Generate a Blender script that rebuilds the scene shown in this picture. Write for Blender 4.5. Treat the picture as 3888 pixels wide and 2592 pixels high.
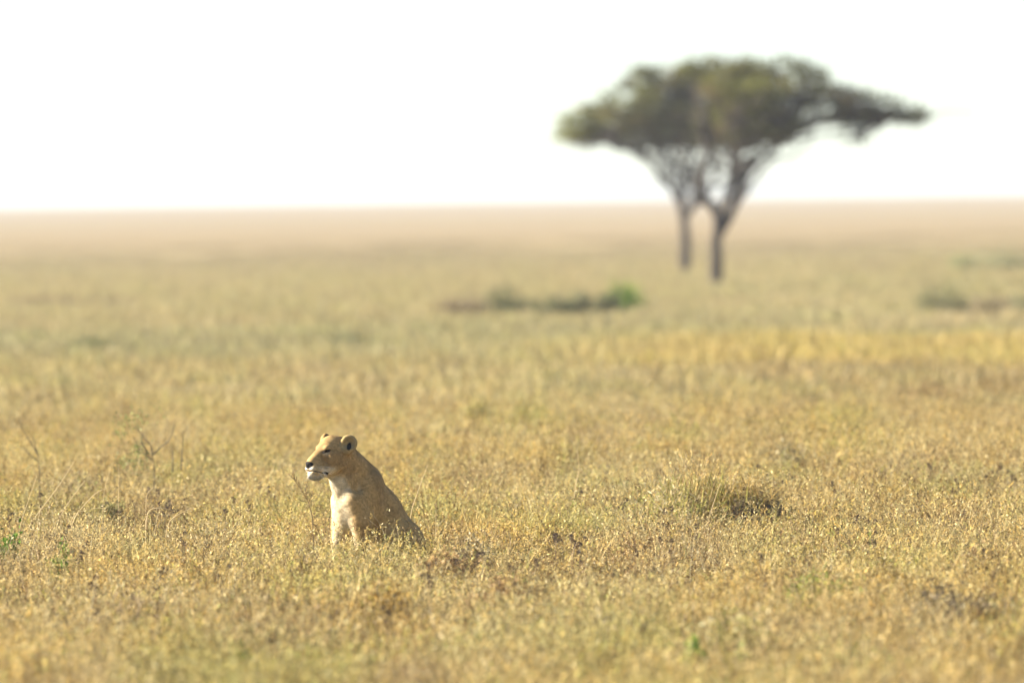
import bpy, math, random
import numpy as np
from mathutils import Vector, Matrix

for _o in list(bpy.data.objects):
    bpy.data.objects.remove(_o)
S = bpy.context.scene
COL = S.collection
rng = np.random.default_rng(11)
random.seed(11)

# ------------------------------------------------------------------ camera
CAM_H = 2.9
FOCUS = 89.4
FPX = 43200.0                      # 400 mm on a 36 mm frame, in pixels of the 3888-wide photograph
ROLL = math.radians(0.74)
PITCH = math.radians(0.684)
cam_d = bpy.data.cameras.new('camera')
cam = bpy.data.objects.new('camera', cam_d)
COL.objects.link(cam)
cam_d.sensor_width = 36.0
cam_d.lens = 400.0
cam_d.clip_start = 0.5
cam_d.clip_end = 40000.0
cam_d.dof.use_dof = True
cam_d.dof.focus_distance = FOCUS
cam_d.dof.aperture_fstop = 2.7
CAM_M = (Matrix.Translation((0, 0, CAM_H)) @ Matrix.Rotation(math.pi / 2 - PITCH, 4, 'X')
         @ Matrix.Rotation(-ROLL, 4, 'Z'))
cam.matrix_world = CAM_M
S.camera = cam

# ------------------------------------------------------------------ light
SUN_EL = math.radians(27.0)
SUN_AZ = math.radians(8.0)        # how far behind the picture plane the sun stands, on the left
sun_dir = Vector((-math.cos(SUN_EL) * math.cos(SUN_AZ), math.cos(SUN_EL) * math.sin(SUN_AZ), math.sin(SUN_EL)))
W = bpy.data.worlds.new('World')
S.world = W
W.use_nodes = True
wn = W.node_tree.nodes
wl = W.node_tree.links
wn.clear()
sky = wn.new('ShaderNodeTexSky')
sky.sky_type = 'NISHITA'
sky.sun_disc = False
sky.sun_elevation = SUN_EL
sky.sun_rotation = math.atan2(sun_dir.x, sun_dir.y)
sky.air_density = 0.76
sky.dust_density = 0.3
sky.altitude = 1500.0
bg = wn.new('ShaderNodeBackground')
bg.inputs['Strength'].default_value = 0.057
wo = wn.new('ShaderNodeOutputWorld')
wl.new(sky.outputs[0], bg.inputs['Color'])
wl.new(bg.outputs[0], wo.inputs['Surface'])
sun_d = bpy.data.lights.new('sun', 'SUN')
sun_d.energy = 5.0
sun_d.angle = math.radians(0.5)
sun_d.color = (1.0, 0.92, 0.77)
sun = bpy.data.objects.new('sun', sun_d)
COL.objects.link(sun)
sun.rotation_euler = sun_dir.to_track_quat('Z', 'Y').to_euler()
S.view_settings.view_transform = 'Standard'
S.view_settings.look = 'None'
S.view_settings.exposure = 1.70
S.view_settings.gamma = 1.0
S.cycles.max_bounces = 6
S.cycles.diffuse_bounces = 3
S.cycles.glossy_bounces = 2
S.cycles.transmission_bounces = 4
S.cycles.volume_bounces = 0
S.cycles.transparent_max_bounces = 4


# ------------------------------------------------------------------ helpers
def at(px, py, d):
    """world point seen at photograph pixel (px, py), at depth d along the view axis"""
    v = Vector(((px - 1944) / FPX * d, (1296 - py) / FPX * d, -d))
    return CAM_M @ v


def ground_depth(px, py, z=0.0):
    """depth at which the line of sight through a pixel comes down to height z"""
    r = at(px, py, 1.0) - Vector((0, 0, CAM_H))
    return (CAM_H - z) / -r.z


def tag(o, label=None, cat=None, group=None, kind=None):
    if label:
        o['label'] = label
    if cat:
        o['category'] = cat
    if group:
        o['group'] = group
    if kind:
        o['kind'] = kind
    return o


def empty(name, loc=(0, 0, 0), rz=0.0):
    o = bpy.data.objects.new(name, None)
    o.location = loc
    o.rotation_euler = (0, 0, rz)
    o.empty_display_size = 0.1
    COL.objects.link(o)
    return o


def mesh_np(name, V, F3=None, F4=None, mat=None, smooth=False, attrs=None):
    """mesh from numpy arrays of triangles and quads; attrs: name -> (type, data) per vertex"""
    me = bpy.data.meshes.new(name)
    V = np.asarray(V, np.float32)
    n3 = 0 if F3 is None else len(F3)
    n4 = 0 if F4 is None else len(F4)
    idx = []
    if n3:
        idx.append(np.asarray(F3, np.int32).ravel())
    if n4:
        idx.append(np.asarray(F4, np.int32).ravel())
    idx = np.concatenate(idx)
    me.vertices.add(len(V))
    me.vertices.foreach_set('co', V.ravel())
    me.loops.add(len(idx))
    me.loops.foreach_set('vertex_index', idx)
    me.polygons.add(n3 + n4)
    st = np.concatenate([np.arange(n3) * 3, n3 * 3 + np.arange(n4) * 4]).astype(np.int32)
    me.polygons.foreach_set('loop_start', st)
    me.update(calc_edges=True)
    if smooth:
        me.polygons.foreach_set('use_smooth', np.ones(n3 + n4, bool))
    for k, (t, d) in (attrs or {}).items():
        a = me.attributes.new(k, t, 'POINT')
        a.data.foreach_set('color' if t == 'FLOAT_COLOR' else ('vector' if t == 'FLOAT_VECTOR' else 'value'),
                           np.asarray(d).astype(np.int32 if t == 'INT' else np.float32).ravel())
    if mat:
        me.materials.append(mat)
    return me


def obj(name, me, parent=None, loc=None):
    o = bpy.data.objects.new(name, me)
    COL.objects.link(o)
    if parent is not None:
        o.parent = parent
    if loc is not None:
        o.location = loc
    return o


def rgba(c):
    c = np.asarray(c, np.float32)
    return np.concatenate([c, np.ones((len(c), 1), np.float32)], 1)


def vnoise(x, y, seed=0):
    """smooth 2-D value noise in 0..1"""
    xi = np.floor(x).astype(np.int64)
    yi = np.floor(y).astype(np.int64)
    fx = x - xi
    fy = y - yi
    fx = fx * fx * (3 - 2 * fx)
    fy = fy * fy * (3 - 2 * fy)

    def h(a, b):
        n = (a * 374761393 + b * 668265263 + seed * 982451653) & 0xFFFFFFFF
        n = ((n ^ (n >> 13)) * 1274126177) & 0xFFFFFFFF
        return ((n ^ (n >> 16)) & 0xFFFF) / 65535.0
    return ((h(xi, yi) * (1 - fx) + h(xi + 1, yi) * fx) * (1 - fy)
            + (h(xi, yi + 1) * (1 - fx) + h(xi + 1, yi + 1) * fx) * fy)


def fbm(x, y, seed=0, octv=3):
    s = 0
    a = 0.5
    t = 0
    for k in range(octv):
        s = s + a * vnoise(x * 2 ** k, y * 2 ** k, seed + k * 17)
        t += a
        a *= 0.5
    return s / t


def sstep(a, b, x):
    t = np.clip((x - a) / (b - a), 0, 1)
    return t * t * (3 - 2 * t)


# ------------------------------------------------------------------ materials
def new_mat(name):
    m = bpy.data.materials.new(name)
    m.use_nodes = True
    nt = m.node_tree
    nt.nodes.clear()
    out = nt.nodes.new('ShaderNodeOutputMaterial')
    return m, nt, out


def foliage_mat(name, attr='col', atype='INSTANCER', tint='tint', transl=0.28, base=None, gloss=0.02, normal=None):
    m, nt, out = new_mat(name)
    N, L = nt.nodes, nt.links
    if attr == 'VEG':
        a = N.new('ShaderNodeGroup')
        a.node_tree = VEG
        colr = a.outputs[0]
    elif base is None:
        a = N.new('ShaderNodeAttribute')
        a.attribute_type = atype
        a.attribute_name = attr
        colr = a.outputs['Color']
    else:
        r = N.new('ShaderNodeRGB')
        r.outputs[0].default_value = (*base, 1)
        colr = r.outputs[0]
    if tint:
        t = N.new('ShaderNodeAttribute')
        t.attribute_type = 'GEOMETRY'
        t.attribute_name = tint
        mx = N.new('ShaderNodeMix')
        mx.data_type = 'RGBA'
        mx.blend_type = 'MULTIPLY'
        mx.inputs['Factor'].default_value = 1.0
        L.new(colr, mx.inputs[6])
        L.new(t.outputs['Color'], mx.inputs[7])
        colr = mx.outputs[2]
    d = N.new('ShaderNodeBsdfDiffuse')
    tr = N.new('ShaderNodeBsdfTranslucent')
    L.new(colr, d.inputs['Color'])
    L.new(colr, tr.inputs['Color'])
    if normal:
        na = N.new('ShaderNodeAttribute')
        na.attribute_name = normal
        vt = N.new('ShaderNodeVectorTransform')
        vt.vector_type = 'NORMAL'
        vt.convert_from = 'OBJECT'
        vt.convert_to = 'WORLD'
        L.new(na.outputs['Vector'], vt.inputs[0])
        L.new(vt.outputs[0], d.inputs['Normal'])
    ms = N.new('ShaderNodeMixShader')
    ms.inputs[0].default_value = transl
    L.new(d.outputs[0], ms.inputs[1])
    L.new(tr.outputs[0], ms.inputs[2])
    last = ms
    if gloss > 0:
        g = N.new('ShaderNodeBsdfGlossy')
        g.inputs['Roughness'].default_value = 0.45
        g.inputs['Color'].default_value = (0.9, 0.85, 0.75, 1)
        m2 = N.new('ShaderNodeMixShader')
        m2.inputs[0].default_value = gloss
        L.new(ms.outputs[0], m2.inputs[1])
        L.new(g.outputs[0], m2.inputs[2])
        last = m2
    L.new(last.outputs[0], out.inputs['Surface'])
    return m


def rough_mat(name, c0, c1, scale=8.0, rough=0.9, bump=0.3, attr=None):
    m, nt, out = new_mat(name)
    N, L = nt.nodes, nt.links
    p = N.new('ShaderNodeBsdfPrincipled')
    p.inputs['Roughness'].default_value = rough
    p.inputs['Specular IOR Level'].default_value = 0.2
    tc = N.new('ShaderNodeTexCoord')
    n = N.new('ShaderNodeTexNoise')
    n.inputs['Scale'].default_value = scale
    n.inputs['Detail'].default_value = 6
    L.new(tc.outputs['Object'], n.inputs['Vector'])
    cr = N.new('ShaderNodeValToRGB')
    cr.color_ramp.elements[0].position = 0.35
    cr.color_ramp.elements[1].position = 0.68
    cr.color_ramp.elements[0].color = (*c0, 1)
    cr.color_ramp.elements[1].color = (*c1, 1)
    L.new(n.outputs['Fac'], cr.inputs['Fac'])
    L.new(cr.outputs['Color'], p.inputs['Base Color'])
    if bump:
        b = N.new('ShaderNodeBump')
        b.inputs['Strength'].default_value = bump
        b.inputs['Distance'].default_value = 0.02
        L.new(n.outputs['Fac'], b.inputs['Height'])
        L.new(b.outputs['Normal'], p.inputs['Normal'])
    L.new(p.outputs['BSDF'], out.inputs['Surface'])
    return m


M_PLANT = foliage_mat('plant_leaves', attr='col', atype='GEOMETRY', tint=None, transl=0.35)
M_LEAF = foliage_mat('acacia_leaves', attr='col', atype='GEOMETRY', tint=None, transl=0.35, gloss=0.0)
M_BARK = rough_mat('acacia_bark', (0.045, 0.036, 0.030), (0.11, 0.09, 0.075), 6.0, bump=0.6)
M_EARTH = rough_mat('shade_hump_earth', (0.07, 0.052, 0.034), (0.19, 0.14, 0.085), 14.0, bump=1.0)

# ------------------------------------------------------------------ ground
MOUND = (1.50, 96.8)


def gz(x, y):
    """height of the ground"""
    x = np.asarray(x, float)
    y = np.asarray(y, float)
    near = 1 - sstep(300, 800, y)
    z = (fbm(x / 6.0 + 31, y / 14.0 + 7, 3) - 0.5) * 0.16 * near
    z = z + 0.26 * np.exp(-((x - MOUND[0]) / 0.70) ** 2 - ((y - MOUND[1]) / 1.2) ** 2)
    lion = np.exp(-((x + 1.15) / 1.5) ** 2 - ((y - 89.4) / 3.0) ** 2)
    return z * (1 - lion) + 4.6 * sstep(900, 5200, y)


class NX:
    """small expression builder for shader nodes"""
    def __init__(self, nt):
        self.nt = nt

    def m(self, op, a, b=0.0, c=None):
        n = self.nt.nodes.new('ShaderNodeMath')
        n.operation = op
        for i, v in enumerate((a, b, c)):
            if v is None:
                continue
            if isinstance(v, (int, float)):
                n.inputs[i].default_value = v
            else:
                self.nt.links.new(v, n.inputs[i])
        return n.outputs[0]

    def step(self, v, lo, hi):
        n = self.nt.nodes.new('ShaderNodeMapRange')
        n.interpolation_type = 'SMOOTHSTEP'
        n.inputs['From Min'].default_value = lo
        n.inputs['From Max'].default_value = hi
        self.nt.links.new(v, n.inputs['Value'])
        return n.outputs['Result']

    def noise(self, x, y, sx, sy, off=0.0, detail=2.0, rough=0.5):
        c = self.nt.nodes.new('ShaderNodeCombineXYZ')
        self.nt.links.new(self.m('MULTIPLY_ADD', x, 1.0 / sx, off), c.inputs[0])
        self.nt.links.new(self.m('MULTIPLY_ADD', y, 1.0 / sy, off * 0.7), c.inputs[1])
        n = self.nt.nodes.new('ShaderNodeTexNoise')
        n.noise_dimensions = '2D'
        n.inputs['Scale'].default_value = 1.0
        n.inputs['Detail'].default_value = detail
        n.inputs['Roughness'].default_value = rough
        self.nt.links.new(c.outputs[0], n.inputs['Vector'])
        return n.outputs['Fac']

    def mix(self, f, a, b):
        n = self.nt.nodes.new('ShaderNodeMix')
        n.data_type = 'RGBA'
        for k, v in ((0, f), (6, a), (7, b)):
            if isinstance(v, tuple):
                n.inputs[k].default_value = (*v, 1)
            elif isinstance(v, (int, float)):
                n.inputs[k].default_value = v
            else:
                self.nt.links.new(v, n.inputs[k])
        return n.outputs[2]


def veg_group():
    """colour of the grass growing at a place: patches and belts of different grasses"""
    ng = bpy.data.node_groups.new('grass_cover_colour', 'ShaderNodeTree')
    ng.interface.new_socket('Color', in_out='OUTPUT', socket_type='NodeSocketColor')
    go = ng.nodes.new('NodeGroupOutput')
    geo = ng.nodes.new('ShaderNodeNewGeometry')
    sp = ng.nodes.new('ShaderNodeSeparateXYZ')
    ng.links.new(geo.outputs['Position'], sp.inputs[0])
    x, y = sp.outputs[0], sp.outputs[1]
    e = NX(ng)
    straw = (0.515, 0.402, 0.180)
    gold = (0.50, 0.362, 0.130)
    green = (0.42, 0.39, 0.125)
    brown = (0.40, 0.30, 0.155)
    grey = (0.47, 0.40, 0.235)
    col = straw
    col = e.mix(e.m('MULTIPLY', e.step(e.noise(x, y, 1.5, 9, 3.1), 0.50, 0.66), 0.75), col, gold)
    col = e.mix(e.m('MULTIPLY', e.step(e.noise(x, y, 1.7, 8, 17.3), 0.50, 0.68), 0.65), col, green)
    col = e.mix(e.m('MULTIPLY', e.step(e.noise(x, y, 1.2, 7, 31.7), 0.52, 0.68), 0.60), col, brown)
    col = e.mix(e.m('MULTIPLY', e.step(e.noise(x, y, 1.9, 10, 47.9), 0.52, 0.70), 0.35), col, grey)
    far = e.step(y, 125, 190)
    col = e.mix(e.m('MULTIPLY', far, e.m('MULTIPLY', e.step(e.noise(x, y, 7, 30, 5.5), 0.46, 0.62), 0.20)), col, gold)
    wob = e.m('SUBTRACT', e.noise(x, y, 9, 40, 71.3), 0.5)
    yw = e.m('MULTIPLY_ADD', wob, 26.0, y)
    inv = lambda v: e.m('SUBTRACT', 1.0, v)
    right = e.step(e.m('MULTIPLY_ADD', wob, 10.0, x), 0.0, 5.0)
    bb = e.m('MULTIPLY', e.m('MULTIPLY', e.step(y, 135, 160), inv(e.step(yw, 182, 192))), e.step(x, 0.0, 6.0))
    col = e.mix(e.m('MULTIPLY', bb, 0.55), col, brown)
    yb = e.m('MULTIPLY', e.m('MULTIPLY', e.step(yw, 182, 192), inv(e.step(yw, 226, 240))), right)
    ob = e.m('MULTIPLY', e.step(yw, 205, 236), inv(e.step(e.m('MULTIPLY_ADD', wob, 160.0, y), 380, 620)))
    col = e.mix(e.m('MULTIPLY', ob, 0.75), col, (0.45, 0.385, 0.205))
    col = e.mix(e.m('MULTIPLY', ob, e.m('MULTIPLY', e.step(e.noise(x, y, 9, 34, 12.2), 0.48, 0.62), 0.5)), col, (0.52, 0.41, 0.22))
    col = e.mix(e.m('MULTIPLY', e.m('MULTIPLY', e.step(y, 140, 172), inv(right)), 0.55), col, (0.47, 0.38, 0.19))
    gb = e.m('MULTIPLY', e.m('MULTIPLY', e.step(yw, 192, 214), inv(e.step(yw, 240, 270))), inv(right))
    col = e.mix(e.m('MULTIPLY', gb, 0.6), col, (0.39, 0.35, 0.175))
    col = e.mix(e.m('MULTIPLY', yb, 0.9), col, (0.54, 0.41, 0.15))
    peach = e.mix(e.noise(x, y, 30, 260, 8.8), (0.345, 0.268, 0.145), (0.335, 0.258, 0.152))
    col = e.mix(e.step(e.m('MULTIPLY_ADD', wob, 160.0, y), 340, 620), col, (0.45, 0.37, 0.21))
    col = e.mix(e.step(e.m('MULTIPLY_ADD', wob, 300.0, y), 480, 1050), col, peach)
    ng.links.new(col, go.inputs[0])
    return ng


VEG = veg_group()
M_GRASS = foliage_mat('grass_blades', attr='VEG')


def ground():
    xs = np.unique(np.round(np.concatenate([
        np.arange(-9, 9.01, 0.25), np.arange(0.4, 2.8, 0.1),
        np.sign(np.linspace(-1, 1, 61)) * (9 + 5000 * np.abs(np.linspace(-1, 1, 61)) ** 3.2)]), 3))
    ys = np.unique(np.round(np.concatenate([
        np.arange(55, 130, 0.3), np.arange(94.0, 99.5, 0.1),
        130 + 7000 * np.linspace(0, 1, 140) ** 2.6, -300 + 355 * np.linspace(0, 1, 40)]), 3))
    X, Y = np.meshgrid(xs, ys)
    Z = gz(X, Y)
    V = np.stack([X.ravel(), Y.ravel(), Z.ravel()], 1)
    w, h = len(xs), len(ys)
    i = (np.arange(h - 1)[:, None] * w + np.arange(w - 1)[None]).ravel()
    F = np.stack([i, i + 1, i + w + 1, i + w], 1)
    m, nt, out = new_mat('savanna_ground')
    N, L = nt.nodes, nt.links
    p = N.new('ShaderNodeBsdfDiffuse')
    geo = N.new('ShaderNodeNewGeometry')
    vg = N.new('ShaderNodeGroup')
    vg.node_tree = VEG
    sp = N.new('ShaderNodeSeparateXYZ')
    L.new(geo.outputs['Position'], sp.inputs[0])
    e = NX(nt)
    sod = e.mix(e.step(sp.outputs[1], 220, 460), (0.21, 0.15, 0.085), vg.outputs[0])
    no = N.new('ShaderNodeTexNoise')
    no.inputs['Scale'].default_value = 1.7
    no.inputs['Detail'].default_value = 7
    L.new(geo.outputs['Position'], no.inputs['Vector'])
    cr = N.new('ShaderNodeValToRGB')
    cr.color_ramp.elements[0].position = 0.3
    cr.color_ramp.elements[1].position = 0.7
    cr.color_ramp.elements[0].color = (0.62, 0.60, 0.58, 1)
    cr.color_ramp.elements[1].color = (1.15, 1.12, 1.08, 1)
    L.new(no.outputs['Fac'], cr.inputs['Fac'])
    mx = N.new('ShaderNodeMix')
    mx.data_type = 'RGBA'
    mx.blend_type = 'MULTIPLY'
    mx.inputs['Factor'].default_value = 1
    L.new(sod, mx.inputs[6])
    L.new(cr.outputs['Color'], mx.inputs[7])
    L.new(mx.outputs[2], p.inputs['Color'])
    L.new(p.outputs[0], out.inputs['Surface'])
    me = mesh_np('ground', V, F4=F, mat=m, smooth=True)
    return tag(obj('ground', me), kind='structure')


ground()


# ------------------------------------------------------------------ grass tufts
class Blades:
    """collects thin ribbons and small leaves for one mesh"""
    def __init__(self):
        self.V, self.F3, self.F4, self.T = [], [], [], []
        self.n = 0

    def ribbon(self, pts, w, side, tint, tip=True):
        pts = np.asarray(pts, float)
        k = len(pts)
        side = np.asarray(side, float)
        ws = np.linspace(1, 0.55, k) * w
        V = []
        for i in range(k - 1 if tip else k):
            V += [pts[i] - side * ws[i] / 2, pts[i] + side * ws[i] / 2]
        b = self.n
        m = len(V) // 2
        for i in range(m - 1):
            self.F4.append((b + 2 * i, b + 2 * i + 1, b + 2 * i + 3, b + 2 * i + 2))
        if tip:
            V.append(pts[-1])
            self.F3.append((b + 2 * m - 2, b + 2 * m - 1, b + 2 * m))
        self.V += V
        self.T += [tint] * len(V)
        self.n += len(V)

    def leaf(self, p, d, side, l, w, tint):
        p = np.asarray(p, float)
        d = np.asarray(d, float)
        side = np.asarray(side, float)
        b = self.n
        self.V += [p, p + d * l * 0.45 + side * w / 2, p + d * l, p + d * l * 0.45 - side * w / 2]
        self.F4.append((b, b + 1, b + 2, b + 3))
        self.T += [tint] * 4
        self.n += 4

    def tube(self, pts, r0, r1, tint, seg=5):
        pts = [np.asarray(p, float) for p in pts]
        b = self.n
        k = len(pts)
        for i, p in enumerate(pts):
            t = pts[min(i + 1, k - 1)] - pts[max(i - 1, 0)]
            t = t / (np.linalg.norm(t) + 1e-9)
            a = np.cross(t, (0.3, 0.9, 0.1))
            a = a / (np.linalg.norm(a) + 1e-9)
            c = np.cross(t, a)
            r = r0 + (r1 - r0) * i / (k - 1)
            for s in range(seg):
                f = 2 * math.pi * s / seg
                self.V.append(p + r * (a * math.cos(f) + c * math.sin(f)))
        for i in range(k - 1):
            for s in range(seg):
                s2 = (s + 1) % seg
                self.F4.append((b + i * seg + s, b + i * seg + s2, b + (i + 1) * seg + s2, b + (i + 1) * seg + s))
        self.T += [tint] * (k * seg)
        self.n += k * seg

    def mesh(self, name, mat, attr='tint', smooth=False):
        return mesh_np(name, np.array(self.V), np.array(self.F3) if self.F3 else None,
                       np.array(self.F4) if self.F4 else None, mat, smooth,
                       {attr: ('FLOAT_COLOR', rgba(np.array(self.T)))})


def unit(v):
    v = np.asarray(v, float)
    return v / (np.linalg.norm(v) + 1e-9)


def rtint(lo=0.7, hi=1.3, hue=0.10):
    g = random.uniform(lo, hi)
    if random.random() < 0.20:
        g *= 1.55
    if random.random() < 0.25:
        g *= 0.28
    h = random.uniform(-hue, hue)
    return (g * (1 + h), g, g * (1 - h * 1.5))


def bent(b, base, az, lean, L, curl, w, tint, seg=4):
    d = np.array([math.cos(az), math.sin(az), 0])
    pts = []
    th = lean
    p = np.array(base, float)
    for i in range(seg + 1):
        pts.append(p.copy())
        p = p + (L / seg) * (d * math.sin(th) + np.array([0, 0, math.cos(th)]))
        th += curl / seg
    fa = random.uniform(0, math.pi)
    side = np.array([math.cos(fa), math.sin(fa), 0])
    b.ribbon(pts, w, side, tint)
    return pts


PAL = [((1.0, 1.0, 1.0), 5), ((1.06, 0.97, 0.72), 2.6), ((0.80, 0.95, 0.58), 1.9), ((0.68, 0.60, 0.58), 2.1),
       ((0.98, 1.0, 1.15), 1.4), ((1.22, 1.18, 1.12), 1.8), ((0.52, 0.74, 0.38), 0.30), ((0.34, 0.27, 0.24), 1.3)]


def palette():
    return random.choices([p[0] for p in PAL], [p[1] for p in PAL])[0]


def tt(pal, lo=0.7, hi=1.3):
    t = rtint(lo, hi)
    return (t[0] * pal[0], t[1] * pal[1], t[2] * pal[2])


def disc(c, r0):
    r = r0 * math.sqrt(random.random())
    a = random.uniform(0, 6.283)
    return (c[0] + r * math.cos(a), c[1] + r * math.sin(a), -0.015)


AZ = lambda: random.uniform(0, 6.283)


def tuft_fine(b, c, h, p):
    for _ in range(40):
        bent(b, disc(c, 0.12), AZ(), abs(random.gauss(0, 0.24)), h * random.uniform(0.13, 0.38),
             random.uniform(0.0, 1.1), random.uniform(0.005, 0.010), tt(p), 3)


def tuft_curly(b, c, h, p):
    """short wiry sprigs with small curled leaves"""
    for _ in range(15):
        pts = bent(b, disc(c, 0.14), AZ(), abs(random.gauss(0, 0.3)), h * random.uniform(0.10, 0.27),
                   random.uniform(-0.2, 0.7), 0.0045, tt(p, 0.65, 1.2), 3)
        for q in pts[1:]:
            for _k in range(3):
                az = AZ()
                d = unit((math.cos(az), math.sin(az), random.uniform(0.1, 1.2)))
                o = np.array([random.gauss(0, .014), random.gauss(0, .014), random.gauss(0, .012)])
                b.leaf(q + o, d, unit(np.cross(d, (random.gauss(0, 1), random.gauss(0, 1), random.gauss(0, 1)))),
                       random.uniform(0.032, 0.085), random.uniform(0.005, 0.011), tt(p, 0.65, 1.4))


def tuft_seed(b, c, h, p):
    for _ in range(10):
        pts = bent(b, disc(c, 0.12), AZ(), abs(random.gauss(0, 0.22)), h * random.uniform(0.24, 0.52),
                   random.uniform(0.1, 0.9), 0.0036, tt(p, 0.85, 1.35), 4)
        d0 = unit(pts[-1] - pts[-2])
        for k in range(6):
            d = unit(d0 + np.array([random.gauss(0, .5), random.gauss(0, .5), random.gauss(0, .3)]))
            b.leaf(pts[-1] - d0 * 0.012 * k, d, unit(np.cross(d, (random.gauss(0, 1), 1, 0.2))),
                   random.uniform(.018, .034), random.uniform(.006, .011), tt(p, 0.8, 1.4))
    for _ in range(20):
        bent(b, disc(c, 0.12), AZ(), abs(random.gauss(0, 0.35)), h * random.uniform(0.08, 0.22),
             random.uniform(0.0, 1.5), random.uniform(0.0045, 0.0065), tt(p), 3)


def tuft_mat(b, c, h, p):
    """low dense thatch"""
    for _ in range(44):
        q = disc(c, 0.16)
        bent(b, (q[0], q[1], random.uniform(-0.01, 0.06)), AZ(), random.uniform(0.1, 1.1),
             h * random.uniform(0.06, 0.17), random.uniform(-0.4, 1.2), random.uniform(0.0045, 0.0075), tt(p, 0.6, 1.25), 3)


def clump_far(b, c, h, p):
    for _ in range(60):
        bent(b, disc(c, 0.4), AZ(), abs(random.gauss(0, 0.35)), h * random.uniform(0.14, 0.34),
             random.uniform(0.0, 1.0), random.uniform(0.016, 0.030), tt(p), 2)


def clusters(R, n):
    """small stands of one kind of plant within a patch"""
    out = []
    for _ in range(n):
        r = R * math.sqrt(random.random())
        a = AZ()
        f = random.choices((tuft_fine, tuft_curly, tuft_seed, tuft_mat), (40, 30, 20, 14))[0]
        out.append((r * math.cos(a), r * math.sin(a), palette(), random.uniform(0.62, 1.6), f))
    return out


def patch_near(R, n):
    b = Blades()
    cl = clusters(R, 13)
    for _ in range(n):
        r = R * math.sqrt(random.random())
        a = AZ()
        c = (r * math.cos(a), r * math.sin(a))
        k = min(cl, key=lambda q: (q[0] - c[0]) ** 2 + (q[1] - c[1]) ** 2 + random.uniform(0, .05))
        pal = k[2] if random.random() < .75 else palette()
        f = k[4] if random.random() < .6 else random.choice((tuft_fine, tuft_curly, tuft_curly, tuft_seed, tuft_mat))
        f(b, c, k[3] * random.uniform(.8, 1.15), pal)
    return b


def patch_far(R, n):
    b = Blades()
    cl = clusters(R, 9)
    for _ in range(n):
        r = R * math.sqrt(random.random())
        a = AZ()
        c = (r * math.cos(a), r * math.sin(a))
        k = min(cl, key=lambda q: (q[0] - c[0]) ** 2 + (q[1] - c[1]) ** 2)
        pal = tuple(.62 + .38 * q for q in (k[2] if random.random() < .6 else palette()))
        clump_far(b, c, k[3] * random.uniform(.75, 1.1), pal)
    return b


TUFTS = bpy.data.collections.new('tuft_meshes')      # sources of the grass, not linked to the scene


def source(b):
    k = len(TUFTS.objects)
    TUFTS.objects.link(bpy.data.objects.new('tuft_%02d' % k, b.mesh('tuft_%02d' % k, M_GRASS)))


for i in range(8):
    source(patch_near(0.72, 66))          # 0-7: patches of near grass
for i in range(4):
    source(patch_far(2.6, 62))            # 8-11: patches of far grass
for i in range(12):
    b_ = Blades()
    (tuft_fine, tuft_curly, tuft_curly, tuft_seed)[i % 4](b_, (0, 0), 1.0, palette())
    source(b_)                            # 12-23: single tufts


def scatter_tree():
    ng = bpy.data.node_groups.new('scatter_tufts', 'GeometryNodeTree')
    ng.interface.new_socket('Geometry', in_out='INPUT', socket_type='NodeSocketGeometry')
    ng.interface.new_socket('Geometry', in_out='OUTPUT', socket_type='NodeSocketGeometry')
    N, L = ng.nodes, ng.links
    gi = N.new('NodeGroupInput')
    go = N.new('NodeGroupOutput')
    ip = N.new('GeometryNodeInstanceOnPoints')
    ci = N.new('GeometryNodeCollectionInfo')
    ci.inputs['Collection'].default_value = TUFTS
    ci.inputs['Separate Children'].default_value = True
    ci.inputs['Reset Children'].default_value = True

    def attr(n, t):
        a = N.new('GeometryNodeInputNamedAttribute')
        a.data_type = t
        a.inputs['Name'].default_value = n
        return [o for o in a.outputs if o.enabled and o.name == 'Attribute'][0]
    er = N.new('FunctionNodeEulerToRotation')
    L.new(attr('rot', 'FLOAT_VECTOR'), er.inputs[0])
    L.new(gi.outputs[0], ip.inputs['Points'])
    L.new(ci.outputs[0], ip.inputs['Instance'])
    ip.inputs['Pick Instance'].default_value = True
    L.new(attr('kind_index', 'INT'), ip.inputs['Instance Index'])
    L.new(er.outputs[0], ip.inputs['Rotation'])
    L.new(attr('scl', 'FLOAT_VECTOR'), ip.inputs['Scale'])
    L.new(ip.outputs[0], go.inputs[0])
    return ng


SCATTER = scatter_tree()


def scatter(name, label, P, kind, rot, scl):
    me = bpy.data.meshes.new(name)
    me.vertices.add(len(P))
    me.vertices.foreach_set('co', np.asarray(P, np.float32).ravel())
    for n, t, d, f in (('kind_index', 'INT', kind, 'value'), ('rot', 'FLOAT_VECTOR', rot, 'vector'),
                       ('scl', 'FLOAT_VECTOR', scl, 'vector')):
        a = me.attributes.new(n, t, 'POINT')
        a.data.foreach_set(f, np.asarray(d, np.int32 if t == 'INT' else np.float32).ravel())
    me.materials.append(M_GRASS)
    o = obj(name, me)
    md = o.modifiers.new('scatter', 'NODES')
    md.node_group = SCATTER
    return tag(o, label, 'grass', kind='stuff')


LION = Vector((-1.148, 89.4, 0.0))


def grid(y0, y1, step, margin):
    """jittered triangular grid over the strip of land in view"""
    out = []
    r = 0
    y = y0
    while y < y1:
        hw = y * 0.0425 + margin
        xs = np.arange(-hw, hw, step) + (step / 2 if r % 2 else 0)
        out.append(np.stack([xs, np.full(len(xs), y)], 1))
        y += step * 0.87
        r += 1
    q = np.concatenate(out)
    q = q + rng.normal(0, step * 0.12, q.shape)
    return q[:, 0], q[:, 1]


def hump_top(x, y):
    """height of the added dark hump above the ground at x, y"""
    r = np.sqrt(((x - 1.98) / 0.48) ** 2 + ((y - 96.2) / 0.42) ** 2)
    return np.where(r < 0.98, 0.35 * (1 - np.minimum(r, 1) ** 2.4) - 0.06, 0.0)


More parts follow.
